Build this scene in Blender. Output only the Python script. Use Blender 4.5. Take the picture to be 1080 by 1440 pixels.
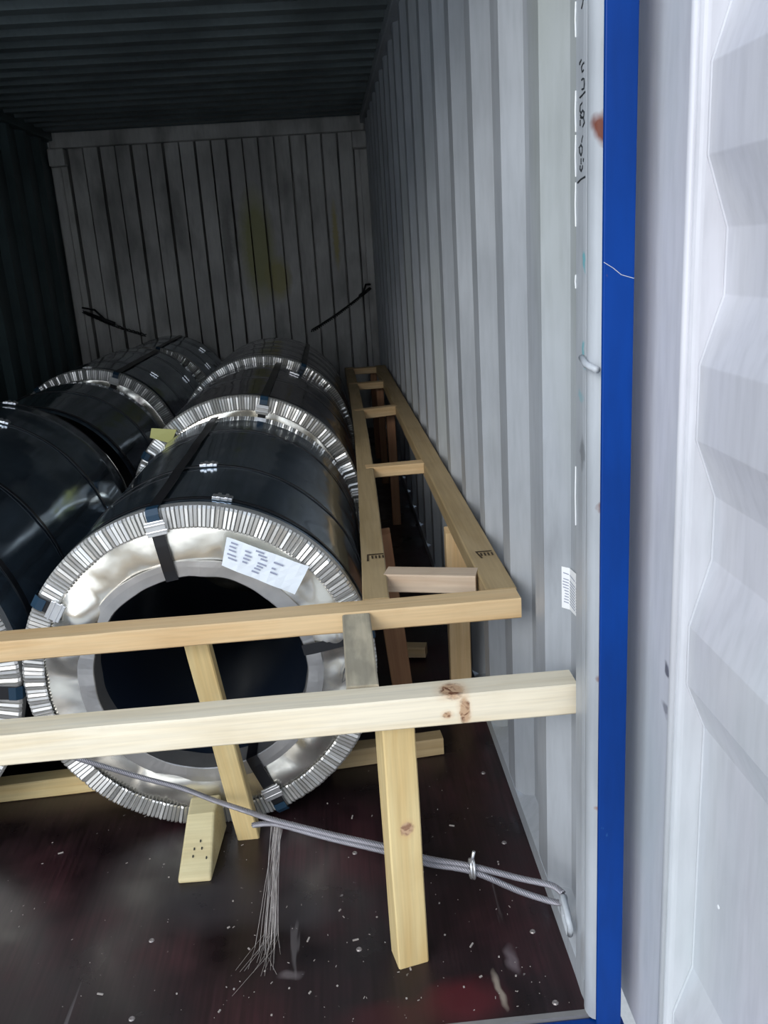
import bpy, bmesh, math, random
from mathutils import Vector, Matrix, noise, Euler
random.seed(7)
S = bpy.context.scene
for o in list(bpy.data.objects): bpy.data.objects.remove(o)
COL = S.collection

# ------------------------------------------------------------------ camera
cam = bpy.data.cameras.new('camera'); cam.sensor_fit = 'VERTICAL'; cam.sensor_height = 36; cam.sensor_width = 27
cam.lens = 30.417; cam.clip_start = .02
co = bpy.data.objects.new('camera', cam); COL.objects.link(co)
co.location = (0.79519, -1.25476, 1.37752); co.rotation_euler = (1.28187, 0.063136, -0.06634)
S.camera = co

# ------------------------------------------------------------------ sky, sun, exposure
w = bpy.data.worlds.new('sky'); S.world = w; w.use_nodes = True
nt = w.node_tree; bg = nt.nodes['Background']
tc = nt.nodes.new('ShaderNodeTexCoord'); sp = nt.nodes.new('ShaderNodeSeparateXYZ'); cr = nt.nodes.new('ShaderNodeValToRGB')
nt.links.new(tc.outputs['Generated'], sp.inputs[0]); nt.links.new(sp.outputs['Z'], cr.inputs[0]); nt.links.new(cr.outputs[0], bg.inputs[0])
cr.color_ramp.elements[0].position = 0.0; cr.color_ramp.elements[0].color = (.90, .94, 1, 1)
cr.color_ramp.elements[1].position = .8; cr.color_ramp.elements[1].color = (.66, .80, 1, 1)
bg.inputs[1].default_value = 1.5
sl = bpy.data.lights.new('veiled_sun', 'SUN'); sl.energy = 1.25; sl.angle = math.radians(28); sl.color = (1, .97, .92)
so = bpy.data.objects.new('veiled_sun', sl); COL.objects.link(so)
so.rotation_euler = Vector((0.62, 1.0, -0.55)).to_track_quat('-Z', 'Y').to_euler()
S.view_settings.view_transform = 'Standard'; S.view_settings.look = 'None'; S.view_settings.gamma = 1
S.view_settings.use_curve_mapping = False; S.view_settings.exposure = 0.24

# ------------------------------------------------------------------ materials
def nmat(name, base=(.5, .5, .5), rough=.5, metal=0, **kw):
    m = bpy.data.materials.new(name); m.use_nodes = True
    b = m.node_tree.nodes['Principled BSDF']
    b.inputs['Base Color'].default_value = (*base, 1); b.inputs['Roughness'].default_value = rough; b.inputs['Metallic'].default_value = metal
    for k, v in kw.items(): b.inputs[k.replace('_', ' ')].default_value = v
    return m, m.node_tree, b
def tex(nt, kind='Noise', scale=5, detail=4, coord='Object', stretch=(1, 1, 1), rough=.5, dist=0):
    tc = nt.nodes.new('ShaderNodeTexCoord'); mp = nt.nodes.new('ShaderNodeMapping'); mp.inputs['Scale'].default_value = stretch
    t = nt.nodes.new('ShaderNodeTex' + kind); t.inputs['Scale'].default_value = scale
    if kind == 'Noise':
        t.inputs['Detail'].default_value = detail; t.inputs['Roughness'].default_value = rough; t.inputs['Distortion'].default_value = dist
    nt.links.new(tc.outputs[coord], mp.inputs[0]); nt.links.new(mp.outputs[0], t.inputs['Vector'])
    return t.outputs[0]
def ramp(nt, src, stops):
    r = nt.nodes.new('ShaderNodeValToRGB'); e = r.color_ramp.elements
    while len(e) < len(stops): e.new(.5)
    for el, (p, c) in zip(e, stops):
        el.position = p; el.color = (*c, 1) if isinstance(c, tuple) else (c, c, c, 1)
    nt.links.new(src, r.inputs[0]); return r.outputs[0]
def mix(nt, fac, a, b, mode='MIX'):
    n = nt.nodes.new('ShaderNodeMix'); n.data_type = 'RGBA'; n.blend_type = mode
    for sock, v in ((n.inputs[0], fac), (n.inputs[6], a), (n.inputs[7], b)):
        if isinstance(v, bpy.types.NodeSocket): nt.links.new(v, sock)
        elif isinstance(v, tuple): sock.default_value = (*v, 1)
        else: sock.default_value = v
    return n.outputs[2]
def bump(nt, b, src, strength=.3, dist=.002):
    n = nt.nodes.new('ShaderNodeBump'); n.inputs['Strength'].default_value = strength; n.inputs['Distance'].default_value = dist
    nt.links.new(src, n.inputs['Height'])
    if b.inputs['Normal'].links: nt.links.new(b.inputs['Normal'].links[0].from_socket, n.inputs['Normal'])
    nt.links.new(n.outputs[0], b.inputs['Normal'])
def spot(nt, c, r, soft=.35, power_noise=None):
    """mask 1 inside an ellipse (object coords) centred c with radii r (large = ignore axis)"""
    tc = nt.nodes.new('ShaderNodeTexCoord'); src = tc.outputs['Object']
    if power_noise:
        nz = nt.nodes.new('ShaderNodeTexNoise'); nz.inputs['Scale'].default_value = power_noise[0]; nt.links.new(src, nz.inputs['Vector'])
        s = nt.nodes.new('ShaderNodeVectorMath'); s.operation = 'SUBTRACT'; s.inputs[1].default_value = (.5, .5, .5); nt.links.new(nz.outputs['Color'], s.inputs[0])
        k = nt.nodes.new('ShaderNodeVectorMath'); k.operation = 'SCALE'; k.inputs[3].default_value = power_noise[1]; nt.links.new(s.outputs[0], k.inputs[0])
        a = nt.nodes.new('ShaderNodeVectorMath'); a.operation = 'ADD'; nt.links.new(src, a.inputs[0]); nt.links.new(k.outputs[0], a.inputs[1]); src = a.outputs[0]
    s = nt.nodes.new('ShaderNodeVectorMath'); s.operation = 'SUBTRACT'; s.inputs[1].default_value = c; nt.links.new(src, s.inputs[0])
    d = nt.nodes.new('ShaderNodeVectorMath'); d.operation = 'DIVIDE'; d.inputs[1].default_value = r; nt.links.new(s.outputs[0], d.inputs[0])
    l = nt.nodes.new('ShaderNodeVectorMath'); l.operation = 'LENGTH'; nt.links.new(d.outputs[0], l.inputs[0])
    return ramp(nt, l.outputs['Value'], [(max(0, 1 - soft), 1.0), (1.0, 0.0)])
M = {}
def paint(name, base, rough=.45, grime=.25, stains=(), spots=()):
    m, nt, b = nmat(name, base, rough)
    n1 = tex(nt, scale=2.2, detail=6); g = ramp(nt, n1, [(.35, 1 - grime), (.62, 1.0)])
    c = mix(nt, 1.0, base, g, 'MULTIPLY')
    n2 = tex(nt, scale=60, detail=3, stretch=(1, 1, .15)); g2 = ramp(nt, n2, [(.3, .9), (.6, 1.0)])
    c = mix(nt, 1.0, c, g2, 'MULTIPLY')
    for (col, sc, lo, hi, amt, st) in stains:
        n3 = tex(nt, scale=sc, detail=5, stretch=st); k = ramp(nt, n3, [(lo, 0.0), (hi, amt)]); c = mix(nt, k, c, col)
    for (cc, r, col, amt) in spots:
        k = spot(nt, cc, r, .5, (40, .03)); k2 = nt.nodes.new('ShaderNodeMath'); k2.operation = 'MULTIPLY'; k2.inputs[1].default_value = amt
        nt.links.new(k, k2.inputs[0]); c = mix(nt, k2.outputs[0], c, col)
    nt.links.new(c, b.inputs['Base Color'])
    bump(nt, b, tex(nt, scale=25, detail=4), .15, .002)
    return m
RUST = (.16, .035, .012)
M['wall'] = paint('grey_wall_paint', (.485, .515, .55), .4, .2, [((.30, .33, .17), 1.6, .55, .75, .35, (1, 1, .25)), ((.22, .23, .25), 9, .66, .78, .5, (1, 1, .3))])
M['end'] = paint('stained_end_wall_paint', (.68, .67, .64), .5, .3,
    [((.10, .10, .09), 5, .52, .75, .7, (1, 1, .35))],
    [((.28, 5.9, 1.5), (.16, .3, .50), (.36, .36, .10), .85), ((.42, 5.9, 1.25), (.12, .3, .2), (.44, .40, .10), .8), ((.90, 5.9, 1.55), (.03, .3, .30), (.5, .42, .12), .8), ((.05, 5.9, 1.55), (.05, .3, .35), (.12, .12, .10), .6)])
M['wall_left'] = paint('shaded_left_wall_paint', (.10, .145, .15), .5, .35)  # same wall paint with the left side's shade put into a darker teal
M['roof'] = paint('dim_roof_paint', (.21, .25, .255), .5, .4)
M['channel'] = paint('corner_channel_paint', (.52, .55, .58), .38, .25, [((.3, .3, .3), 18, .62, .74, .6, (1, 1, .3))],
    [((1.19, -.02, 1.525), (.03, .03, .028), RUST, 1.0), ((1.19, -.02, .985), (.03, .012, .01), RUST, .9), ((1.19, -.02, .70), (.03, .012, .009), RUST, .9), ((1.19, -.02, .455), (.03, .012, .009), (.3, .09, .02), .9),
     ((1.175, .045, 1.35), (.02, .010, .018), (.12, .45, .5), .8), ((1.175, .045, 1.215), (.02, .008, .024), (.12, .45, .5), .8), ((1.175, .06, 1.15), (.02, .016, .012), (.2, .45, .5), .6), ((1.175, .05, 1.06), (.02, .014, .03), (.16, .17, .18), .7)])
M['blue'] = paint('blue_post_paint', (.0, .045, .27), .42, .25, [((.12, .35, .6), 22, .67, .72, .6, (1, 1, .35)), ((.2, .12, .08), 30, .72, .76, .8, (1, 1, .5))])
M['door'] = paint('pale_door_paint', (.66, .655, .69), .38, .08, [((.45, .52, .52), 2.5, .5, .7, .5, (1, 1, .4))],
    [((1.25, -.128, .765), (.05, .014, .012), (.10, .10, .12), .9), ((1.25, -.126, .70), (.05, .016, .014), (.16, .16, .18), .7), ((1.25, -.140, 1.537), (.05, .006, .014), (.1, .42, .45), .7)])
M['gasket'], _, _ = nmat('rubber_gasket', (.55, .56, .6), .55)
M['plain_white'], _, _ = nmat('bright_white', (.95, .96, .96), .4)  # plain white shared by the painted light slits, paper slip and bolt
M['marker'], _, _ = nmat('black_marker', (.02, .025, .03), .6)
M['blue'].node_tree.nodes['Principled BSDF'].inputs['Specular IOR Level'].default_value = .2
M['ground'] = paint('yard_concrete', (.44, .43, .41), .85, .3)
def floor_mat():
    m, nt, b = nmat('dark_plywood_floor', (.02, .01, .012), .3)
    n = tex(nt, scale=3, detail=7); c = ramp(nt, n, [(.35, (.006, .004, .005)), (.5, (.018, .008, .010)), (.68, (.045, .012, .016))])
    g = tex(nt, scale=120, detail=2, stretch=(1, .04, 1)); gr = ramp(nt, g, [(.3, .6), (.7, 1.25)]); c = mix(nt, 1.0, c, gr, 'MULTIPLY')
    for cc, r, col, amt in [((.95, .06, 0), (.10, .07, .1), (.085, .010, .015), .75), ((.80, .04, 0), (.12, .05, .1), (.05, .009, .013), .6), ((1.022, .075, 0), (.009, .055, .1), (.30, .25, .20), .9), ((1.062, .145, 0), (.014, .05, .1), (.20, .16, .17), .6),
                            ((.61, .17, 0), (.03, .015, .1), (.2, .17, .17), .5), ((.45, .40, 0), (.16, .12, .1), (.05, .045, .05), .5), ((.62, .34, 0), (.10, .08, .1), (.05, .046, .05), .5)]:
        k = spot(nt, cc, r, .6, (14, .04)); k2 = nt.nodes.new('ShaderNodeMath'); k2.operation = 'MULTIPLY'; k2.inputs[1].default_value = amt
        nt.links.new(k, k2.inputs[0]); c = mix(nt, k2.outputs[0], c, col)
    sn = tex(nt, scale=70, detail=2); sk = ramp(nt, sn, [(.73, 0.0), (.77, .55)]); c = mix(nt, sk, c, (.35, .32, .30))
    sc = tex(nt, scale=30, detail=3, stretch=(1, .05, 1), dist=.6); sck = ramp(nt, sc, [(.70, 0.0), (.74, .35)]); c = mix(nt, sck, c, (.22, .2, .2))
    nt.links.new(c, b.inputs['Base Color'])
    rn = tex(nt, scale=6, detail=6); rr = ramp(nt, rn, [(.3, .22), (.7, .5)]); nt.links.new(rr, b.inputs['Roughness'])
    bump(nt, b, n, .15, .004); bump(nt, b, g, .1, .001)
    return m
M['floor'] = floor_mat()
def wood(name, c1, c2, knot=(.16, .06, .025), knots=(), grey=0):
    m, nt, b = nmat(name, c1, .62)
    n = tex(nt, scale=14, detail=6, stretch=(.10, 1, 1), dist=1.2); c = ramp(nt, n, [(.32, c2), (.56, c1)])
    n2 = tex(nt, scale=150, detail=3, stretch=(.03, 1, 1)); g = ramp(nt, n2, [(.3, .86), (.65, 1.0)]); c = mix(nt, 1.0, c, g, 'MULTIPLY')
    n3 = tex(nt, scale=7, detail=4); k = ramp(nt, n3, [(.52, 0.0), (.75, .35)]); c = mix(nt, k, c, tuple(x * .75 for x in c2))
    if grey:
        n4 = tex(nt, scale=22, detail=6, stretch=(.35, 1, 1)); k = ramp(nt, n4, [(.42, 0.0), (.62, grey)]); c = mix(nt, k, c, (.16, .15, .12))
    for cc, r in knots:
        am = min(r) * .9
        k = spot(nt, cc, tuple(x * 1.5 for x in r), .95, (40, am)); kk = nt.nodes.new('ShaderNodeMath'); kk.operation = 'MULTIPLY'; kk.inputs[1].default_value = .55
        nt.links.new(k, kk.inputs[0]); c = mix(nt, kk.outputs[0], c, (.62, .36, .17))
        wv = tex(nt, 'Noise', scale=55, detail=5, dist=1.5); kc = mix(nt, ramp(nt, wv, [(.42, 0.0), (.56, .8)]), knot, (.60, .40, .24))
        k = spot(nt, cc, r, .35, (90, am)); c = mix(nt, k, c, kc)
    nt.links.new(c, b.inputs['Base Color']); bump(nt, b, n2, .25, .0012); bump(nt, b, n, .1, .002)
    return m
PALE = ((.85, .755, .575), (.77, .64, .43)); TAN = ((.74, .53, .29), (.64, .41, .19)); BRN = ((.42, .22, .11), (.30, .13, .06)); YEL = ((.74, .58, .29), (.67, .47, .20))
M['wood_pale'] = wood('pale_pine', *PALE, knots=[((1.232, -.03, -.002), (.011, .05, .030)), ((1.212, -.01, .028), (.026, .03, .010)), ((1.20, -.03, -.008), (.010, .03, .008))])
M['wood_tan'] = wood('tan_pine', *TAN, knots=[])
M['wood_yel'] = wood('yellow_pine', *YEL)
M['wood_post'] = wood('yellow_pine_with_knot', *YEL, knot=(.30, .16, .09), knots=[((.325, .03, .004), (.018, .05, .014))])
M['wood_grey'] = wood('weathered_pine', (.60, .53, .39), (.46, .39, .27), grey=.55)
M['wood_brown'] = wood('brown_pine', *BRN)
M['wood_rail'] = wood('dull_pine', (.47, .35, .19), (.38, .27, .13))
M['wood_pink'] = wood('pinkish_pine', (.66, .52, .38), (.56, .40, .27))
def wrap(name, tint=(.27, .345, .42)):
    m, nt, b = nmat(name, tint, .12, .92)
    n = tex(nt, scale=2.6, detail=2); bump(nt, b, n, .35, .03)
    n = tex(nt, scale=40, detail=5, stretch=(1, .2, 1)); r = ramp(nt, n, [(.3, .07), (.7, .18)]); nt.links.new(r, b.inputs['Roughness'])
    n3 = tex(nt, scale=9, detail=6, stretch=(1, .3, 1)); c = ramp(nt, n3, [(.40, tuple(x * .8 for x in tint)), (.75, tuple(x * 1.3 for x in tint))]); nt.links.new(c, b.inputs['Base Color'])
    return m
M['wrap'] = wrap('black_coated_sheet'); M['wrap2'] = wrap('purple_black_coated_sheet', (.19, .175, .21))
def steel(name, base, rough, metal, bs=.3):
    m, nt, b = nmat(name, base, rough, metal)
    n = tex(nt, scale=12, detail=5); c = ramp(nt, n, [(.3, tuple(x * .8 for x in base)), (.65, base)]); nt.links.new(c, b.inputs['Base Color'])
    bump(nt, b, tex(nt, scale=9, detail=3), bs, .012)
    return m
M['face'] = steel('creamy_galvanised_sheet', (.92, .89, .80), .27, .88)
M['crimp'] = steel('crimped_edge_steel', (.88, .87, .84), .34, .7, .1)
M['ring'] = steel('inner_ring_steel', (.50, .49, .48), .4, .75)
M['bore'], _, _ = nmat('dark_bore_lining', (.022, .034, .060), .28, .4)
M['groove'], _, _ = nmat('crimp_groove_grey', (.20, .20, .19), .6)  # darker grey for the sunk strips between crimp tabs
M['band'], _, _ = nmat('black_steel_band', (.010, .010, .012), .3)
M['strap_blue'], _, _ = nmat('blue_edge_strap', (.012, .040, .075), .35)
M['seal'] = steel('zinc_seal', (.86, .86, .86), .28, .85, .1)
M['paper'], _, _ = nmat('white_label_paper', (.80, .86, .92), .5)
M['ink'], _, _ = nmat('grey_label_print', (.30, .33, .44), .6)
M['ink2'], _, _ = nmat('brown_stamp_ink', (.05, .03, .012), .7)
M['yellow'], _, _ = nmat('yellow_tag_card', (.62, .62, .22), .5)
M['cable'] = steel('galvanised_wire', (.36, .35, .38), .45, .6, .1)
M['fray'], _, _ = nmat('frayed_wire', (.42, .38, .35), .45, .5)
M['rope_dark'], _, _ = nmat('dark_lashing', (.012, .012, .014), .6)
M['steel'] = steel('bare_floor_steel', (.34, .33, .32), .5, .5)
M['screw'], _, _ = nmat('dull_screw_head', (.30, .27, .26), .45, .5)
M['chip'], _, _ = nmat('pale_wood_debris', (.38, .34, .31), .7)

# ------------------------------------------------------------------ helpers
def link(name, verts, faces, mats, parent=None, loc=None, smooth=False, fm=None, rot=None):
    me = bpy.data.meshes.new(name); me.from_pydata([tuple(v) for v in verts], [], faces)
    for m in (mats if isinstance(mats, (list, tuple)) else [mats]): me.materials.append(M[m] if isinstance(m, str) else m)
    if fm: me.polygons.foreach_set('material_index', fm)
    if smooth: me.polygons.foreach_set('use_smooth', [True] * len(me.polygons))
    bm = bmesh.new(); bm.from_mesh(me); bmesh.ops.recalc_face_normals(bm, faces=bm.faces); bm.to_mesh(me); bm.free()
    me.update(); o = bpy.data.objects.new(name, me); COL.objects.link(o)
    if parent: o.parent = parent
    if loc is not None: o.location = loc
    if rot is not None: o.rotation_euler = rot
    return o
def tag(o, label, cat, group=None):
    o['label'] = label; o['category'] = cat
    if group: o['group'] = group
    return o
def struct(o): o['kind'] = 'structure'; return o
def empty(name, loc):
    o = bpy.data.objects.new(name, None); COL.objects.link(o); o.location = loc; o.empty_display_size = .1; return o
class MB:
    def __init__(s): s.v = []; s.f = []; s.m = []
    def add(s, v, f, mi=0):
        n = len(s.v); s.v += [tuple(a) for a in v]; s.f += [tuple(i + n for i in q) for q in f]; s.m += [mi] * len(f)
    def box(s, a, b, mi=0):
        x0, y0, z0 = a; x1, y1, z1 = b
        s.add([(x0, y0, z0), (x1, y0, z0), (x1, y1, z0), (x0, y1, z0), (x0, y0, z1), (x1, y0, z1), (x1, y1, z1), (x0, y1, z1)],
              [(0, 3, 2, 1), (4, 5, 6, 7), (0, 1, 5, 4), (1, 2, 6, 5), (2, 3, 7, 6), (3, 0, 4, 7)], mi)
    def tube(s, pts, r, n=6, mi=0):
        pts = [Vector(p) for p in pts]; rings = []; up = None
        for i, p in enumerate(pts):
            d = (pts[min(i + 1, len(pts) - 1)] - pts[max(i - 1, 0)]).normalized()
            if up is None: up = d.orthogonal().normalized()
            up = (up - d * up.dot(d)); up = up.normalized() if up.length > 1e-6 else d.orthogonal().normalized()
            q = d.cross(up)
            rings.append([p + (up * math.cos(2 * math.pi * k / n) + q * math.sin(2 * math.pi * k / n)) * r for k in range(n)])
        v = [x for R_ in rings for x in R_]; f = []
        for i in range(len(pts) - 1):
            for k in range(n): a = i * n + k; b = i * n + (k + 1) % n; f.append((a, b, b + n, a + n))
        f.append(tuple(range(n))[::-1]); f.append(tuple((len(pts) - 1) * n + k for k in range(n)))
        s.add(v, f, mi)
    def build(s, name, mats, parent=None, **kw): return link(name, s.v, s.f, mats, parent, fm=s.m, **kw)
def bevel(o, wd=.004, seg=2):
    m = o.modifiers.new('bevel', 'BEVEL'); m.width = wd; m.segments = seg; m.limit_method = 'ANGLE'; return o
def extrude_profile(pts, axis, a, b, n=1):
    """pts: list of 2D; axis 'z': (x,y) extruded in z; 'x': (y,z) extruded in x. open profile"""
    v = []; f = []; k = len(pts)
    for j in range(n + 1):
        t = a + (b - a) * j / n
        for p in pts: v.append((p[0], p[1], t) if axis == 'z' else (t, p[0], p[1]))
    for j in range(n):
        for i in range(k - 1): f.append((j * k + i, j * k + i + 1, (j + 1) * k + i + 1, (j + 1) * k + i))
    return v, f

# ------------------------------------------------------------------ container shell
X = 1.175; L = 5.9; H = 2.39
P0 = .30; PIT = .33
def wallprof(sx):
    pts = [(X + .036, .092)]
    y = P0
    while y < L:
        pts += [(X + .036, y - .060), (X, y), (X, y + .075), (X + .036, y + .135)]; y += PIT
    pts = [p for p in pts if p[1] < L - .03] + [(X + .036, L + .02)]
    return [(sx * a, b) for a, b in pts]
def side_wall(name, sx):
    prof = wallprof(sx)
    v, f = extrude_profile(prof, 'z', .06, H + .02)
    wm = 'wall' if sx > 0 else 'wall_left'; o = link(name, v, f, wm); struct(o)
    m = o.modifiers.new('sheet', 'SOLIDIFY'); m.thickness = .003; m.offset = 1 if sx < 0 else -1
    # bottom rail: kerb plus the sloped seat under every corrugation
    mb = MB(); x0 = sx * X; x1 = sx * (X + .05)
    mb.box((min(x0, x1), 0, -.14), (max(x0, x1), L, .045))
    mb.add([(sx * X, .09, .045), (sx * (X + .04), .09, .085), (sx * (X + .04), L, .085), (sx * X, L, .045)], [(0, 1, 2, 3)])
    mb.build('bottom_rail', wm, o)
    mb = MB(); mb.box((min(sx * (X - .03), x1), 0.02, H - .05), (max(sx * (X - .03), x1), L, H + .03)); bevel(mb.build('top_rail', wm, o), .006)
    return o
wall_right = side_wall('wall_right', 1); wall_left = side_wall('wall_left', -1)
# end wall
pts = []; x = 1.084 - 10 * .24
yy = L
pts.append((-X - .06, L))
while x < X:
    pts += [(x - .011, L), (x - .0105, L + .14), (x + .0095, L + .14), (x + .010, L + .03)]
    pts += [(x + .12 - .010, L + .03), (x + .12 - .0095, L + .14), (x + .12 + .0095, L + .14), (x + .12 + .010, L)]; x += .24
pts = [p for p in pts if -X - .061 <= p[0] <= X + .02] + [(X + .06, L)]
pts = sorted(set(pts))
v, f = extrude_profile(pts, 'z', 0, H)
wall_back = struct(link('wall_back', v, f, 'end'))
wall_back.modifiers.new('sheet', 'SOLIDIFY').thickness = .003
mb = MB(); mb.box((-X, L - .07, 2.29), (X, L - .002, 2.40)); h = mb.build('header', 'end', wall_back); bevel(h, .008)
for s in (-1, 1):
    mb = MB(); a, b = sorted((s * 1.075, s * (X + .02))); mb.box((a, L - .09, 2.165), (b, L - .003, 2.288)); bevel(mb.build('corner_block', 'end', wall_back), .01)
    mb = MB(); a, b = sorted((s * 1.125, s * (X + .02))); mb.box((a, L - .035, 0), (b, L - .004, 2.163)); bevel(mb.build('corner_post', 'end', wall_back), .008)
mb = MB(); mb.box((-X, L - .03, .0), (X, L - .002, .10)); bevel(mb.build('sill', 'end', wall_back), .006)
# roof
pts = []; y = .04
while y < L:
    pts += [(y, H + .0), (y + .075, H + .0), (y + .10, H + .036), (y + .168, H + .036)]; y += .2
pts = [(0.0, H)] + pts
v, f = extrude_profile(pts, 'x', -X - .02, X + .02)
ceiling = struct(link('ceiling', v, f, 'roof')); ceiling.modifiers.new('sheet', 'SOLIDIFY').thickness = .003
# floor
mb = MB(); mb.box((-X, .012, -.03), (X, L + .02, 0)); floor = struct(mb.build('floor', 'floor'))
mb = MB()
random.seed(3)
for p in [(1.1165, .5046), (1.1186, .2158), (1.12, .0345), (.7537, .2159), (1.118, .80), (1.116, 1.1), (.755, .52), (.31, .30), (.31, .10)]:
    c = [(0.0065 * math.cos(a * math.pi / 4), 0.0065 * math.sin(a * math.pi / 4)) for a in range(8)]
    v = [(x_, y_, 0) for x_, y_ in c] + [(x_ * .7, y_ * .7, .0022) for x_, y_ in c] + [(0, 0, .0012)]
    fs = [(i, (i + 1) % 8, (i + 1) % 8 + 8, i + 8) for i in range(8)] + [(i + 8, (i + 1) % 8 + 8, 16) for i in range(8)]
    link('screw', v, fs, 'screw', floor, loc=(p[0], p[1], 0))
deb = MB()
for i in range(170):
    if i < 110: x_, y_ = random.uniform(.45, 1.13), abs(random.gauss(.10, .22)) + .03
    else: x_, y_ = random.uniform(-.3, 1.15), random.uniform(.03, .75)
    s_ = random.choice([.0005, .0006, .0007, .0008, .0016]); a_ = random.random() * 3; l_ = s_ * random.choice([1, 1, 2, 4])
    dx, dy = math.cos(a_) * l_, math.sin(a_) * l_; ex, ey = -math.sin(a_) * s_, math.cos(a_) * s_
    q = [(x_ + dx + ex, y_ + dy + ey), (x_ - dx + ex, y_ - dy + ey), (x_ - dx - ex, y_ - dy - ey), (x_ + dx - ex, y_ + dy - ey)]
    deb.add([(a, b, .0001) for a, b in q] + [(a, b, s_ + .0005) for a, b in q], [(0, 1, 2, 3), (4, 5, 6, 7), (0, 1, 5, 4), (1, 2, 6, 5), (2, 3, 7, 6), (3, 0, 4, 7)])
d = deb.build('floor_debris', 'chip'); d['kind'] = 'stuff'; tag(d, 'pale wood crumbs and dust specks scattered over the dark floor', 'debris')
# sill
mb = MB(); mb.box((-X - .05, .0, -.14), (X + .03, .012, .0015)); s_ = struct(mb.build('trim_1', 'steel'))
mb = MB(); mb.box((-X - .06, -.075, -.15), (X + .06, 0, -.004)); bevel(struct(mb.build('trim_2', 'blue')), .006)
# right corner channel with rounded nose
nose = [(X + .045, .094), (X, .0885), (X - .001, .048), (X, .036)]
for k in range(9):
    a = math.radians(100 + k * 20); nose.append((X + .012 + .017 * math.cos(a), .012 + .024 * math.sin(a) * 1.0))
nose += [(X + .012, -.02), (X + .012, -.043)]
v, f = extrude_profile(nose, 'z', 0, H)
chan = struct(link('trim_3', v, f, 'channel', smooth=False))
me = chan.data
for p in me.polygons:
    if abs(p.normal.z) < .5 and p.center.y < .036 and p.center.y > -.02: p.use_smooth = True
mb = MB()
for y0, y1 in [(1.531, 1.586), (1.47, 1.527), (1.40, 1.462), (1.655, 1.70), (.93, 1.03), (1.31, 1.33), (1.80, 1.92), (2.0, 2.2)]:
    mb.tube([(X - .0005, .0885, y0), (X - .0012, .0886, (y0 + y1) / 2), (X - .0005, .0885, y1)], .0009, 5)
mb.build('painted_light_slit', 'plain_white', chan)  # white strips painted in for the slits of light along the channel edge
W = [[(0.0577, 1.6203), (0.0657, 1.6178), (0.0657, 1.615)], [(0.0446, 1.614), (0.0524, 1.6131), (0.0564, 1.6105), (0.0537, 1.6038), (0.0458, 1.605)], [(0.0562, 1.5939), (0.0523, 1.5952), (0.0444, 1.5935), (0.043, 1.5874), (0.0443, 1.5814), (0.0548, 1.5819)], [(0.0403, 1.5766), (0.0521, 1.5744), (0.0655, 1.5732)], [(0.0533, 1.5649), (0.0627, 1.5628), (0.064, 1.5553), (0.0586, 1.5516), (0.0506, 1.5546), (0.0439, 1.5508), (0.0452, 1.5454), (0.0559, 1.5456), (0.0627, 1.5501)], [(0.0613, 1.5463), (0.0465, 1.5442), (0.0425, 1.5373), (0.0504, 1.5328)], [(0.0626, 1.5437), (0.0626, 1.5358)], [(0.049, 1.5213), (0.0543, 1.517), (0.0556, 1.5128)], [(0.0583, 1.511), (0.0679, 1.5078), (0.0651, 1.5002), (0.0582, 1.4958), (0.0528, 1.5003), (0.0515, 1.5059), (0.0583, 1.5095)], [(0.0582, 1.4922), (0.0581, 1.4842)], [(0.046, 1.4909), (0.0473, 1.4867)], [(0.0623, 1.4831), (0.0636, 1.4781), (0.0581, 1.4747), (0.0513, 1.4784), (0.05, 1.4819)], [(0.0391, 1.4657), (0.0608, 1.4639), (0.0761, 1.4607)], [(0.0471, 1.6948), (0.0504, 1.6888), (0.0572, 1.6835)]]
mb = MB()
for s_ in W:
    mb.tube([(X - .0006, a, b) for a, b in s_], .0015, 5)
o = mb.build('handwriting', 'marker', chan); o['label'] = 'black handwritten digits and letters running up the channel'
mb = MB(); mb.tube([(X - .008, .030, 1.212), (X - .010, .0, 1.205), (X - .002, -.03, 1.2)], .005, 8); mb.build('lashing_bar', 'channel', chan, smooth=True)
# blue front face of the post
mb = MB(); mb.box((1.173, -.052, -.15), (1.217, -.044, H + .1)); post = bevel(struct(mb.build('trim_4', 'blue')), .002)
mb = MB(); mb.tube([(1.1735, -.0522, 1.349), (1.186, -.0524, 1.341), (1.198, -.0524, 1.331), (1.216, -.0522, 1.325)], .0005, 5); mb.build('paint_scratch', 'gasket', post)
mb = MB(); mb.box((1.190, -.044, -.15), (1.2155, .10, H + .1)); mb.build('post_side', 'blue', post)
mb = MB(); mb.box((-X - .07, -.052, -.15), (-X, .09, H + .1)); bevel(struct(mb.build('trim_5', 'blue')), .003)
mb = MB(); mb.box((-X, -.052, H - .0), (X + .0, .04, H + .12)); bevel(struct(mb.build('trim_6', 'blue')), .003)
# paper slip on the wall recess beside the channel
def wx(y):
    return X + .036 if y < P0 - .06 else X + .036 * (P0 - y) / .06
ys = [.150, .18, .21, .24, .258]
za, zb = .826, .745     # heights at the near end fall slightly away
mb = MB(); v = []
for y in ys:
    v += [(wx(y) - .0050, y, .716 + (y - .2) * -.10), (wx(y) - .0050, y, .800 - (y - .2) * .10)]
n = len(ys)
mb.add(v, [(2 * i, 2 * i + 2, 2 * i + 3, 2 * i + 1) for i in range(n - 1)])
for k in range(11):
    z = .782 - k * .0058
    if k == 1: continue
    for a, b in [(.165, .198), (.203, .2385), (.2415, .249 + .006 * random.random())]:
        mb.add([(wx(a) - .0058, a, z), (wx(b) - .0058, b, z), (wx(b) - .0058, b, z + .0018), (wx(a) - .0058, a, z + .0018)], [(0, 1, 2, 3)], 1)
slip = mb.build('paper_slip', ['plain_white', 'ink']); tag(slip, 'small white printed paper slip stuck on the grey wall beside the blue post', 'sticker')

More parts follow.
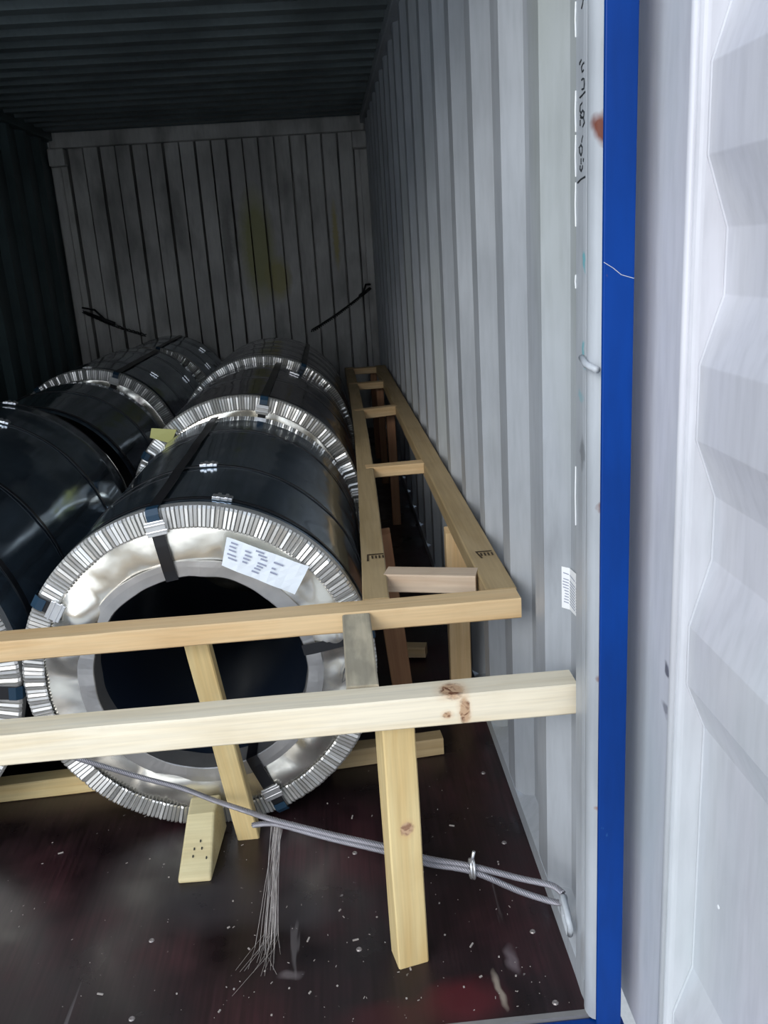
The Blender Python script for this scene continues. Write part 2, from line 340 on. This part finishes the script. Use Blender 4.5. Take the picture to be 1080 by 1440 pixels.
# ------------------------------------------------------------------ open door leaf
DX = 1.25; PR = 1.265; DP = 1.293
door = struct(bpy.data.objects.new('door_1', None)); COL.objects.link(door); door.location = (0, 0, 0)
mb = MB(); mb.box((DX, -.168, .0), (DX + .05, .11, 2.36)); bevel(mb.build('hinge_stile', 'door', door), .011, 4)
mb = MB(); mb.box((DX, -1.16, .0), (DX + .05, -1.03, 2.36)); bevel(mb.build('lock_stile', 'door', door), .011, 4)
mb = MB(); mb.box((DX + .002, -1.03, .0), (DX + .05, -.168, .09)); bevel(mb.build('bottom_rail', 'door', door), .008, 3)
mb = MB(); mb.box((DX + .002, -1.03, 2.28), (DX + .05, -.168, 2.36)); bevel(mb.build('top_rail', 'door', door), .008, 3)
zs = [(.09, PR), (.174, PR), (.263, DP), (.695, DP), (.766, PR), (.854, PR), (.951, DP), (1.041, DP), (1.12, PR), (1.217, PR), (1.303, DP), (1.384, DP), (1.468, PR), (1.568, PR), (1.655, DP), (1.745, DP), (1.83, PR), (1.93, PR), (2.02, DP), (2.11, DP), (2.19, PR), (2.28, PR)]
v = []; f = []
for z, x in zs: v += [(x, -.168, z), (x, -1.03, z)]
for i in range(len(zs) - 1): f.append((2 * i, 2 * i + 1, 2 * i + 3, 2 * i + 2))
pn = link('corrugated_panel', v, f, 'door', door)
m = pn.modifiers.new('sheet', 'SOLIDIFY'); m.thickness = .003; m.offset = -1
m = pn.modifiers.new('bevel', 'BEVEL'); m.width = .006; m.segments = 3; m.limit_method = 'ANGLE'; m.angle_limit = math.radians(12)
mb = MB(); mb.tube([(x - .001, -.170, z) for z, x in zs], .0035, 8); mb.build('weld_bead', 'door', door, smooth=True)
mb = MB(); mb.tube([(DX - .0005, -.152, .0), (DX - .0005, -.152, 2.36)], .0065, 8); mb.build('gasket', 'door', door, smooth=True)
c = [(math.cos(a * math.pi / 4), math.sin(a * math.pi / 4)) for a in range(8)]
link('bolt', [(0, .005 * a, .005 * b) for a, b in c] + [(-.003, .003 * a, .003 * b) for a, b in c], [(i, (i + 1) % 8, (i + 1) % 8 + 8, i + 8) for i in range(8)] + [tuple(range(8, 16))], 'plain_white', door, loc=(DP - .0005, -.2455, .442))
# yard outside
mb = MB(); mb.box((-30, -40, -1.35), (30, 30, -1.25)); struct(mb.build('ground', 'ground'))

# lashing ring by the right wall
mb = MB()
rp = [(1.168, .118, .078), (1.160, .070, .140), (1.160, .078, .152), (1.160, .135, .162), (1.160, .150, .152), (1.168, .205, .085)]
mb.tube([(1.172, .120, .074), (1.158, .068, .136), (1.158, .080, .150), (1.160, .124, .160), (1.161, .137, .150), (1.172, .172, .082), (1.173, .165, .072), (1.172, .125, .070)], .0062, 8)
lr = mb.build('lashing_ring', 'channel', wall_right, smooth=True)

# ------------------------------------------------------------------ steel coils
def crumple(x, y, s):
    n = noise.noise(Vector((x * 5 + s, y * 5, s))); n2 = noise.noise(Vector((x * 13, y * 13 + s, s * 2)))
    return (abs(n) - .25) * 1.2 + (abs(n2) - .2) * .35
def ring(r, y, n, cz): return [(r * math.sin(2 * math.pi * k / n), y, cz + r * math.cos(2 * math.pi * k / n)) for k in range(n)]
def coil(cx, y0, y1, R, rin, bands, straps, label, wrapm='wrap', crimpN=256, face='face', facedetail=True, seed=1.0, back_crimp=False, crimped=True):
    T = empty('steel_coil', (cx, y0, 0)); tag(T, label, 'steel coil', 'strapped steel coils in two rows')
    Ln = y1 - y0; cz = R; N = 128
    # coated outer sheet: cylinder + rounded shoulder + back face + slight flats
    v = []; f = []
    rows = [(R - .004, .0), (R, .004)] + [(R, .004 + (Ln - .008) * i / 14) for i in range(1, 14)] + [(R, Ln - .004), (R - .004, Ln)]
    for j, (r, y) in enumerate(rows):
        for k in range(N):
            a = 2 * math.pi * k / N
            dr = .0035 * noise.noise(Vector((math.sin(a) * 2.3, y * 3, math.cos(a) * 2.3 + seed))) if 1 < j < len(rows) - 2 else 0
            dr -= .0008
            v.append(((r + dr) * math.sin(a), y, cz + (r + dr) * math.cos(a)))
    for j in range(len(rows) - 1):
        for k in range(N): a = j * N + k; b = j * N + (k + 1) % N; f.append((a, b, b + N, a + N))
    link('outer_wrap', v, f, wrapm, T, smooth=True)
    v = ring(R - .004, Ln, N, cz) + ring(rin, Ln, N, cz)
    link('back_cover', v, [(k, (k + 1) % N, (k + 1) % N + N, k + N) for k in range(N)], face, T)
    v = ring(rin, .0, N, cz) + ring(rin, Ln, N, cz)
    link('bore_lining', v, [(k, (k + 1) % N, (k + 1) % N + N, k + N) for k in range(N)], 'bore', T, smooth=True)
    # crumpled front cover
    ri = rin + .002; ro = R * .905; A = 200; B = 16 if facedetail else 4; v = []; f = []
    for j in range(B + 1):
        r = ri + (ro - ri) * j / B; amp = math.sin(math.pi * min(1, (j / B) * 1.0)) ** .6
        for k in range(A):
            a = 2 * math.pi * k / A; x = r * math.sin(a); z = r * math.cos(a)
            fold = max(0, noise.noise(Vector((math.sin(a) * 3.2 + seed, math.cos(a) * 3.2, r * 5)))) * math.sin(math.pi * min(1, (j / B) * .9)) * .040
            v.append((x, -.006 - .019 * amp * (.40 + crumple(x, z, seed)) - fold + .004, cz + z))
    for j in range(B):
        for k in range(A): p = j * A + k; q = j * A + (k + 1) % A; f.append((p, q, q + A, p + A))
    link('front_cover', v, f, face, T, smooth=True)
    # inner edge ring
    rw = .036; v = []; f = []; A = 120; prof = [(rin - .003, .05), (rin - .003, -.0165), (rin - .001, -.0185), (rin + rw * .6, -.019), (rin + rw, -.0185), (rin + rw, -.010)]
    for r, y in prof:
        for k in range(A):
            a = 2 * math.pi * k / A; wob = .003 * noise.noise(Vector((math.sin(a) * 6, math.cos(a) * 6, seed + r * 9)))
            v.append(((r + wob) * math.sin(a), y + (wob if y < 0 else 0), cz + (r + wob) * math.cos(a)))
    for j in range(len(prof) - 1):
        for k in range(A): p = j * A + k; q = j * A + (k + 1) % A; f.append((p, q, q + A, p + A))
    link('inner_ring', v, f, 'ring', T, smooth=False)
    # crimped outer edge: one folded tab after another
    def crimp(yb, sgn, name='crimped_edge'):
        v = []; f = []; fm = []; rnd = random.Random(int(seed * 10)); r1 = R + .0035; r0 = R * .883
        for k in range(crimpN):
            a0 = 2 * math.pi * k / crimpN; d = 2 * math.pi / crimpN
            tlt = (rnd.random() - .5) * .004; dep = .005 * (.6 + .6 * rnd.random())
            for (u, dy) in ((0, -dep + tlt), (.66, -dep - tlt), (.71, .0015), (.94, .0015)):
                a = a0 + d * u
                for r, yo in ((r0, -.009), (r0 + .004, -.011), (r1 - .006, -.009), (r1, -.004)):
                    v.append((r * math.sin(a), yb + sgn * (yo + dy), cz + r * math.cos(a)))
                v.append((r1 * math.sin(a), yb + sgn * .022, cz + r1 * math.cos(a)))
        n = crimpN * 4
        for i in range(n):
            j = (i + 1) % n
            for q in range(4): f.append((i * 5 + q, j * 5 + q, j * 5 + q + 1, i * 5 + q + 1)); fm.append(1 if (i % 4 == 2 and q < 3) else 0)
        o = link(name, v, f, ['crimp', 'groove'], T, fm=fm); o['kind'] = 'stuff'
    if crimped: crimp(0, 1)
    if back_crimp: crimp(Ln, -1, 'crimped_edge')
    # round bands with seals
    for (yb, seal, wd) in bands:
        A = 128; v = []; f = []
        for yy_, r in ((-wd / 2, R + .0018), (-wd / 2, R + .0035), (wd / 2, R + .0035), (wd / 2, R + .0018)):
            v += ring(r, yb - y0 + yy_, A, cz)
        for j in range(3):
            for k in range(A): p = j * A + k; q = j * A + (k + 1) % A; f.append((p, q, q + A, p + A))
        b = link('band', v, f, 'band', T, smooth=False)
        if seal is not None:
            mb = MB(); mb.box((-.024, -.014, -.002), (.024, .014, .006)); mb.box((-.013, -.019, -.001), (-.004, .019, .0085)); mb.box((.006, -.018, -.001), (.014, .018, .0085))
            a = math.radians(seal); s = mb.build('seal', 'seal', b, rot=(0, a, 0), loc=((R + .003) * math.sin(a), yb - y0, cz + (R + .003) * math.cos(a))); bevel(s, .0015)
    # eye straps: along the outside, down the face, through the bore
    for (ang, wd, sealr) in straps:
        a = math.radians(ang); e = Vector((math.sin(a), 0, math.cos(a))); t = Vector((math.cos(a), 0, -math.sin(a)))
        path = [(rin - .005, .16), (rin - .006, -.020), (rin + .02, -.0235), ((rin + R) / 2, -.024), (R - .045, -.0225), (R - .005, -.0225), (R + .0055, -.014), (R + .0055, .03)]
        path2 = [(R + .0055, .03)] + [(R + .0048 + .0015 * math.sin(i * 2.1 + seed), .03 + (Ln - .03) * i / 10) for i in range(1, 11)]
        def strip(pth, nm, mt, lift=0):
            v = []; f = []
            for r, y in pth:
                for s_, l_ in ((-1, 0), (1, 0), (1, 1), (-1, 1)):
                    q = Vector((0, y, cz)) + e * (r + (.0015 * l_ if y > -.01 else 0)) + t * (s_ * wd / 2) + Vector((0, -.0015 * l_ if y <= -.01 else 0, 0)); v.append(q)
            for i in range(len(pth) - 1):
                for k in range(4): p = i * 4 + k; q = i * 4 + (k + 1) % 4; f.append((p, q, q + 4, p + 4))
            return link(nm, v, f, mt, T)
        s1 = strip(path, 'eye_strap', 'band'); strip(path2, 'long_strap', 'band')
        strip([(R - .022, -.0255), (R - .005, -.0252), (R + .008, -.016), (R + .008, .004)], 'edge_pad', 'strap_blue')
        if sealr:
            mb = MB(); mb.box((-.023, -.0045, -.018), (.023, .002, .018)); mb.box((-.026, -.0050, -.011), (.026, .001, -.005)); mb.box((-.025, -.0050, .005), (.025, .001, .011))
            q = Vector((0, -.026, cz)) + e * sealr
            bevel(mb.build('seal', 'seal', s1, loc=q, rot=(0, a, 0)), .0015)
    return T
def ringlabel(T, R, corners, y, lines=True):
    pass
C1 = coil(.418, .70, 1.90, .425, .26, [(.765, 12, .014), (1.10, 2, .014), (1.62, None, .012)], [(-8.5, .030, .388), (-57.6, .030, .375), (80, .028, .39), (158, .030, .366)],
          'black steel coil in the right row nearest the opening, white label on its face', seed=1.3, back_crimp=False)
C2 = coil(.418, 2.07, 3.20, .448, .26, [(2.62, None, .010), (2.95, 25, .010)], [(13.8, .030, .405), (-56, .030, None)],
          'second black steel coil of the right row, yellow card tucked on its rim', 'wrap2', 256, seed=2.7)
C3 = coil(.416, 3.30, 4.42, .458, .26, [(3.48, None, .010), (3.75, None, .012), (4.0, None, .010), (4.28, None, .010)], [(30, .028, .41)],
          'farthest black steel coil of the right row, close to the end wall', 'wrap2', 256, seed=3.9)
L1 = coil(-.496, .715, 2.035, .472, .26, [(.86, None, .028), (1.20, None, .014), (1.72, 20, .012), (2.020, 11, .012)], [(97, .034, .40), (-30, .03, .4)],
          'black steel coil in the left row, cut by the left edge of the photo', seed=5.2)
L2 = coil(-.487, 2.30, 3.10, .438, .26, [(2.77, None, .016), (2.34, None, .02)], [(-20, .028, None)],
          'second black steel coil of the left row, half sunk behind the nearest one', seed=6.1, crimped=False)
L3 = coil(-.50, 3.40, 4.58, .450, .26, [(3.79, 38, .010), (4.30, 55, .010), (3.46, 0, .01)], [(21, .030, .41), (-35, .03, None)],
          'left row steel coil whose bright crimped rim rises above the second one', seed=7.7)
L4 = coil(-.46, 4.76, 5.72, .440, .26, [(5.1, 55, .010), (5.45, 40, .010)], [(12, .028, None)],
          'farthest steel coil of the left row in front of the end wall', seed=8.4)
# white label on the first coil
cz = .425
def on_face(wx_, wz_, lift): return (wx_ - .418, -.0345 - lift, wz_)
P = [Vector((.501, .710)), Vector((.663, .623)), Vector((.703, .690)), Vector((.521, .779))]
mb = MB(); n = 10; g = []
for j in range(5):
    for i in range(n + 1):
        u, t_ = i / n, j / 4; q = P[0].lerp(P[1], u).lerp(P[3].lerp(P[2], u), t_); g.append(on_face(q.x, q.y, .002 + .003 * math.sin(u * 7 + t_ * 2) ** 2))
mb.add(g, [(j * (n + 1) + i, j * (n + 1) + i + 1, (j + 1) * (n + 1) + i + 1, (j + 1) * (n + 1) + i) for j in range(4) for i in range(n)])
rr = random.Random(4)
for (u0, u1, t0) in [(.06, .14, .85), (.05, .13, .72), (.05, .14, .6), (.04, .15, .45), (.06, .17, .33), (.24, .31, .75), (.25, .33, .62), (.24, .32, .5), (.24, .3, .38), (.36, .46, .88), (.40, .5, .78), (.44, .52, .68), (.42, .53, .52), (.42, .5, .42), (.4, .48, .32), (.38, .47, .2), (.60, .72, .72), (.60, .65, .52), (.60, .69, .38)]:
    k = []
    for uu, tt in ((u0, t0), (u1, t0), (u1, t0 + .055), (u0, t0 + .055)):
        q = P[0].lerp(P[1], uu).lerp(P[3].lerp(P[2], uu), tt); k.append(on_face(q.x, q.y, .0065))
    mb.add(k, [(0, 1, 2, 3)], 1)
o = mb.build('label_sheet', ['paper', 'ink'], C1); o['label'] = 'white printed label sheet'
# scribbled line on the face
mb = MB(); mb.tube([(.36, -.024, cz + .02), (.345, -.024, cz - .02), (.338, -.024, cz - .05), (.362, -.024, cz - .03)], .0012, 5); mb.build('marker_scribble', 'marker', C1)
# yellow card on the second coil
v = [(-.338, -.032, .768), (-.262, -.03, .738), (-.235, -.026, .790), (-.328, -.028, .803)]
v2 = [(a, b + .002, c_) for a, b, c_ in v]
o = link('yellow_card', v + v2, [(0, 1, 2, 3), (4, 5, 6, 7), (0, 1, 5, 4), (1, 2, 6, 5), (2, 3, 7, 6), (3, 0, 4, 7)], 'yellow', C2); o['label'] = 'yellow card tucked on the rim'

# ------------------------------------------------------------------ timber
def board(name, p0, p1, wy, hz, mat, parent, seed=0, up=(0, 0, 1), bend=0.0, cut=(0, 0), ch=.003):
    """beam from p0 to p1 (centre line); local x along it; wy = width, hz = height"""
    p0 = Vector(p0); p1 = Vector(p1); ax = (p1 - p0); Ln = ax.length; ax.normalize()
    up = Vector(up); yv = up.cross(ax).normalized(); zv = ax.cross(yv)
    n = max(4, int(Ln / .06)); v = []; f = []; rnd = random.Random(seed)
    prof = [(-wy / 2 + ch, -hz / 2), (wy / 2 - ch, -hz / 2), (wy / 2, -hz / 2 + ch), (wy / 2, hz / 2 - ch), (wy / 2 - ch, hz / 2), (-wy / 2 + ch, hz / 2), (-wy / 2, hz / 2 - ch), (-wy / 2, -hz / 2 + ch)]
    for i in range(n + 1):
        t = i / n
        for (a, b) in prof:
            j = .0012 * noise.noise(Vector((t * Ln * 6 + seed, a * 30, b * 30)))
            x = t * Ln + (cut[0] * b / hz if i == 0 else cut[1] * b / hz if i == n else 0)
            v.append((x, a + j + bend * math.sin(math.pi * t), b + j))
    k = 8
    for i in range(n):
        for q in range(k): a = i * k + q; b = i * k + (q + 1) % k; f.append((a, b, b + k, a + k))
    f.append(tuple(range(k))[::-1]); f.append(tuple(n * k + q for q in range(k)))
    o = link(name, v, f, mat, parent)
    mtx = Matrix((ax, yv, zv)).transposed().to_4x4(); mtx.translation = p0 - (parent.location if parent else Vector())
    o.matrix_local = mtx
    return o
FR = empty('front_brace_frame', (.60, .15, 0))
tag(FR, 'pale timber brace frame of two long crosswise beams on legs before the coils', 'timber frame')
NZ = .62; NT = .060
nb = board('cross_beam', (-.25, .150, NZ - NT / 2), (1.187, .150, NZ - NT / 2), .062, NT, 'wood_pale', FR, 1); nb['label'] = 'lower nearest beam with a dark split knot'
b2 = board('cross_beam', (-.40, .490, .650 - .0225), (1.160, .492, .650 - .0225), .065, .047, 'wood_tan', FR, 2); b2['label'] = 'upper rear beam, tan with a diagonal grain streak'
board('spacer', (.803, .455, .650 - .018), (.803, .186, .618 - .014), .060, .036, 'wood_grey', FR, 3, up=(0, 0, 1))['label'] = 'weathered grey board between the two beams'
board('leg', (.857, .186, 0), (.857, .180, NZ - NT - .001), .057, .064, 'wood_post', FR, 4, up=(.97, .22, 0), cut=(0, 0))['label'] = 'thick yellow leg with a round knot'
board('leg', (.492, .630, 0), (.440, .553, .598), .040, .054, 'wood_yel', FR, 5, up=(1, 0, 0))['label'] = 'leaning leg behind both beams'
SF = empty('side_ladder_frame', (1.0, 2.6, 0))
tag(SF, 'long ladder-like timber frame between the right coil row and the grey wall', 'timber frame')
RT = .65; th = .05
board('rail', (.850, .530, RT - th / 2), (.905, 4.76, RT - th / 2), .060, th, 'wood_rail', SF, 6, bend=-.02)['label'] = 'bowed rail touching the coils'
board('rail', (1.130, .528, RT - th / 2), (1.122, 4.76, RT - th / 2), .070, th, 'wood_rail', SF, 7)['label'] = 'straight rail along the wall'
for y0, y1, mt, tk in [(.70, .64, 'wood_pink', .046), (1.79, 1.80, 'wood_tan', .04), (3.0, 3.06, 'wood_tan', .045), (3.95, 3.96, 'wood_tan', .04), (4.68, 4.68, 'wood_tan', .04)]:
    board('spacer', (.884, y0, RT - tk / 2 + .001), (1.094, y1, RT - tk / 2 + .001), .06, tk, mt, SF, int(y0 * 10))
board('post', (.940, 1.20, 0), (.892, 1.16, .60), .05, .064, 'wood_brown', SF, 11, up=(1, 0, 0))['label'] = 'reddish brown leaning post'
board('post', (1.118, 1.20, 0), (1.114, 1.13, .600), .05, .064, 'wood_tan', SF, 12, up=(1, 0, 0))
for y in (3.12, 4.0, 4.72):
    board('post', (1.070, y + .03, 0), (1.070, y + .03, .60), .05, .044, 'wood_brown', SF, int(y * 7), up=(1, 0, 0))
for y in (3.2, 4.3):
    board('post', (.935, y, 0), (.915, y, .60), .05, .044, 'wood_brown', SF, int(y * 9), up=(1, 0, 0))
board('tie', (.925, 1.56, .03), (1.045, 1.53, .03), .05, .04, 'wood_tan', SF, 21)
# stamps inked on the two rails
def stamp(x, y, mir):
    mb = MB()
    def q(a, b, c_, d_): mb.add([(x + a, y + b, RT + .0012), (x + c_, y + b, RT + .0012), (x + c_, y + d_, RT + .0012), (x + a, y + d_, RT + .0012)], [(0, 1, 2, 3)])
    q(-.018, .018, .020, .026)
    for i in range(4): q(-.012 + i * .009, -.01, -.0075 + i * .009, .012)
    mb.add([(x - .022, y + .026, RT + .0012), (x - .018, y + .026, RT + .0012), (x - .016 + mir, y - .026, RT + .0012), (x - .021 + mir, y - .026, RT + .0012)], [(0, 1, 2, 3)])
    o = mb.build('ink_stamp', 'ink2', SF); o.location = -SF.location; return o
stamp(.866, .80, -.004); stamp(1.135, .755, .006)
for (xa, xb, ya, yb_, nm, lb, mt) in [(-.262, .175, .892, .915, 'floor_beam', 'long yellowish floor beam between the two nearest coils', 'wood_yel'), (.700, 1.022, .905, .930, 'floor_beam', 'short floor beam right of the nearest coil', 'wood_rail')]:
    o = board(nm, (xa, ya, .0275), (xb, yb_, .0275), .05, .054, mt, None, int(xa * 10) + 40); tag(o, lb, 'timber')
# wedge
v = [(.338, .470, 0), (.418, .468, 0), (.345, .668, 0), (.432, .672, 0), (.340, .474, .012), (.416, .474, .012), (.352, .604, .092), (.418, .606, .092), (.352, .668, .098), (.426, .672, .098)]
# keep the wedge clear of the coil: its back stands before the face
f = [(0, 1, 3, 2), (0, 1, 5, 4), (4, 5, 7, 6), (6, 7, 9, 8), (2, 3, 9, 8), (1, 3, 9, 7, 5), (0, 2, 8, 6, 4)]
wd = link('wedge_chock', [(a - .38, b - .57, c_) for a, b, c_ in v], f, wood('chock_pine', (.66, .58, .34), (.58, .48, .26)), loc=(.38, .57, 0)); bevel(wd, .005, 2)
tag(wd, 'yellowish sloped wooden chock on the floor under the nearest right coil', 'wooden chock')
mb = MB()
for a, b in [(.374, .53), (.388, .545), (.392, .53), (.372, .515), (.404, .51)]:
    mb.box((a - .38 - .0012, b - .57 - .003, (b - .474) * .615 + .0115), (a - .38 + .0012, b - .57 + .003, (b - .474) * .615 + .0150))
mb.build('nail_mark', 'marker', wd)

# ------------------------------------------------------------------ wire rope
def catmull(pts, n=14):
    pts = [Vector(p) for p in pts]; P = [pts[0] * 2 - pts[1]] + pts + [pts[-1] * 2 - pts[-2]]; out = []
    for i in range(1, len(P) - 2):
        for k in range(n):
            t = k / n; a, b, c_, d_ = P[i - 1:i + 3]
            out.append(.5 * ((2 * b) + (-a + c_) * t + (2 * a - 5 * b + 4 * c_ - d_) * t * t + (-a + 3 * b - 3 * c_ + d_) * t ** 3))
    out.append(pts[-1]); return out
def resample(pts, d=.006):
    out = [pts[0]]; acc = 0
    for a, b in zip(pts, pts[1:]):
        l = (b - a).length; s = 0
        while acc + (l - s) >= d:
            s += d - acc; out.append(a.lerp(b, s / l)); acc = 0
        acc += l - s
    return out
def rope(mb, pts, R=.0042, strands=6, pitch=.055, mi=0):
    c_ = resample(catmull(pts), .005); up = Vector((0, 0, 1)); s_ = [[] for _ in range(strands)]; dist = 0
    for i, p in enumerate(c_):
        d = (c_[min(i + 1, len(c_) - 1)] - c_[max(i - 1, 0)]).normalized(); u = (up - d * up.dot(d)).normalized(); q = d.cross(u)
        for k in range(strands):
            a = 2 * math.pi * (dist / pitch + k / strands); s_[k].append(p + (u * math.cos(a) + q * math.sin(a)) * R)
        dist += .005
    for k in range(strands): mb.tube(s_[k], R * .50, 5, mi)
RP = empty('wire_rope', (.60, .36, 0)); tag(RP, 'grey steel wire rope slung low before the nearest coil, tied to the right wall', 'wire rope')
OFF = Vector((.60, .36, 0))
def loc_(pts): return [Vector(p) - OFF for p in pts]
mb = MB()
FORK = (.585, .44, .172)
UP = [(-.30, .66, .42), (-.0747, 0.655, 0.3287), (0.0214, 0.65, 0.2886), (0.1176, 0.645, 0.2422), (0.25, 0.635, 0.187), (0.3473, 0.615, 0.160), (0.4287, 0.56, 0.1565), (0.5122, 0.49, 0.1673), (0.5836, 0.42, 0.1852), (0.7024, 0.36, 0.1811), (0.8226, 0.3, 0.1806), (0.9092, 0.27, 0.1638), (0.9987, 0.24, 0.1579), (1.0894, 0.2, 0.1502), (1.1463, 0.165, 0.1552), (1.164, 0.14, 0.1546)]
LO = [(0.5312, 0.452, 0.1539), (0.5656, 0.436, 0.1660), (.60, .412, .1755), (0.7024, 0.356, 0.1730), (0.8218, 0.294, 0.1728), (0.9081, 0.264, 0.1560), (0.9972, 0.234, 0.1502), (1.0888, 0.2, 0.119), (1.150, 0.165, 0.1152), (1.166, .145, .132), (1.165, .14, .150)]
rope(mb, loc_(UP), .0046, 6, .038)
rope(mb, loc_(LO), .0046, 6, .038)
mb.build('rope', 'cable', RP, smooth=True)
# clip
mb = MB(); cpos = Vector((.999, .237, .155)) - OFF
mb.tube([cpos + Vector((-.002, -.006, .016)), cpos + Vector((.004, -.010, .048))], .0035, 8)
for k in range(2):
    o_ = cpos + Vector((.006 * k - .003, -.003 * k, 0)); mb.tube([o_ + Vector((0, .014 * math.cos(a), .020 * math.sin(a))) for a in [i * math.pi / 6 for i in range(13)]], .0032, 6)
mb.build('rope_clip', 'seal', RP, smooth=True)
# frayed wires
mb = MB(); rnd = random.Random(9)
for i in range(32):
    x0 = .590 + rnd.gauss(0, .006); bot = Vector((.566 + rnd.gauss(0, .012), .250 + rnd.uniform(-.03, .04), .012)); tip = bot + Vector((rnd.gauss(-.008, .016), -.03 - rnd.random() * .04, -.0105))
    if i < 5: tip = bot + Vector((-.030 - .012 * i, -.06 - .01 * i, -.0105))
    top = Vector((x0, .425, .172)); hang = .35 + .5 * rnd.random() if i % 5 == 0 else 1
    p = [top.lerp(bot, t * hang) + Vector((rnd.gauss(0, .0007), 0, 0)) for t in (0, .25, .5, .75, 1)]
    if hang == 1: p += [bot.lerp(tip, .5) + Vector((0, 0, .001)), tip]
    mb.tube([q - OFF for q in p], .00042, 4)
o = mb.build('frayed_wires', 'fray', RP); o['kind'] = 'stuff'

# far lashings from the back corners to the last coils
def lash(a, b, label):
    o = empty('corner_lashing', a); tag(o, label, 'lashing')
    mb = MB(); A = Vector(a); B = Vector(b); pts = [(A.lerp(B, t) - A + Vector((0, 0, -.015 * math.sin(math.pi * t)))) for t in [i / 6 for i in range(7)]]
    rope(mb, pts, .008, 3, .12); mb.build('rope', 'rope_dark', o, smooth=True)
    mb = MB(); d = (B - A).normalized(); mb.tube([d * .02, d * .30], .013, 8); mb.build('tensioner', 'rope_dark', o, smooth=True)
    mb = MB(); mb.tube([d * .22, d * .12 + Vector((0, 0, .05)), Vector((0, 0, .03))], .008, 6); mb.build('hook', 'rope_dark', o, smooth=True)
lash((1.14, 5.83, 1.13), (.68, 4.47, .935), 'dark wire lashing rising from the right row to the right rear corner')
lash((-1.12, 5.83, 1.10), (-.61, 5.60, .90), 'dark wire lashing rising from the left row to the left rear corner')
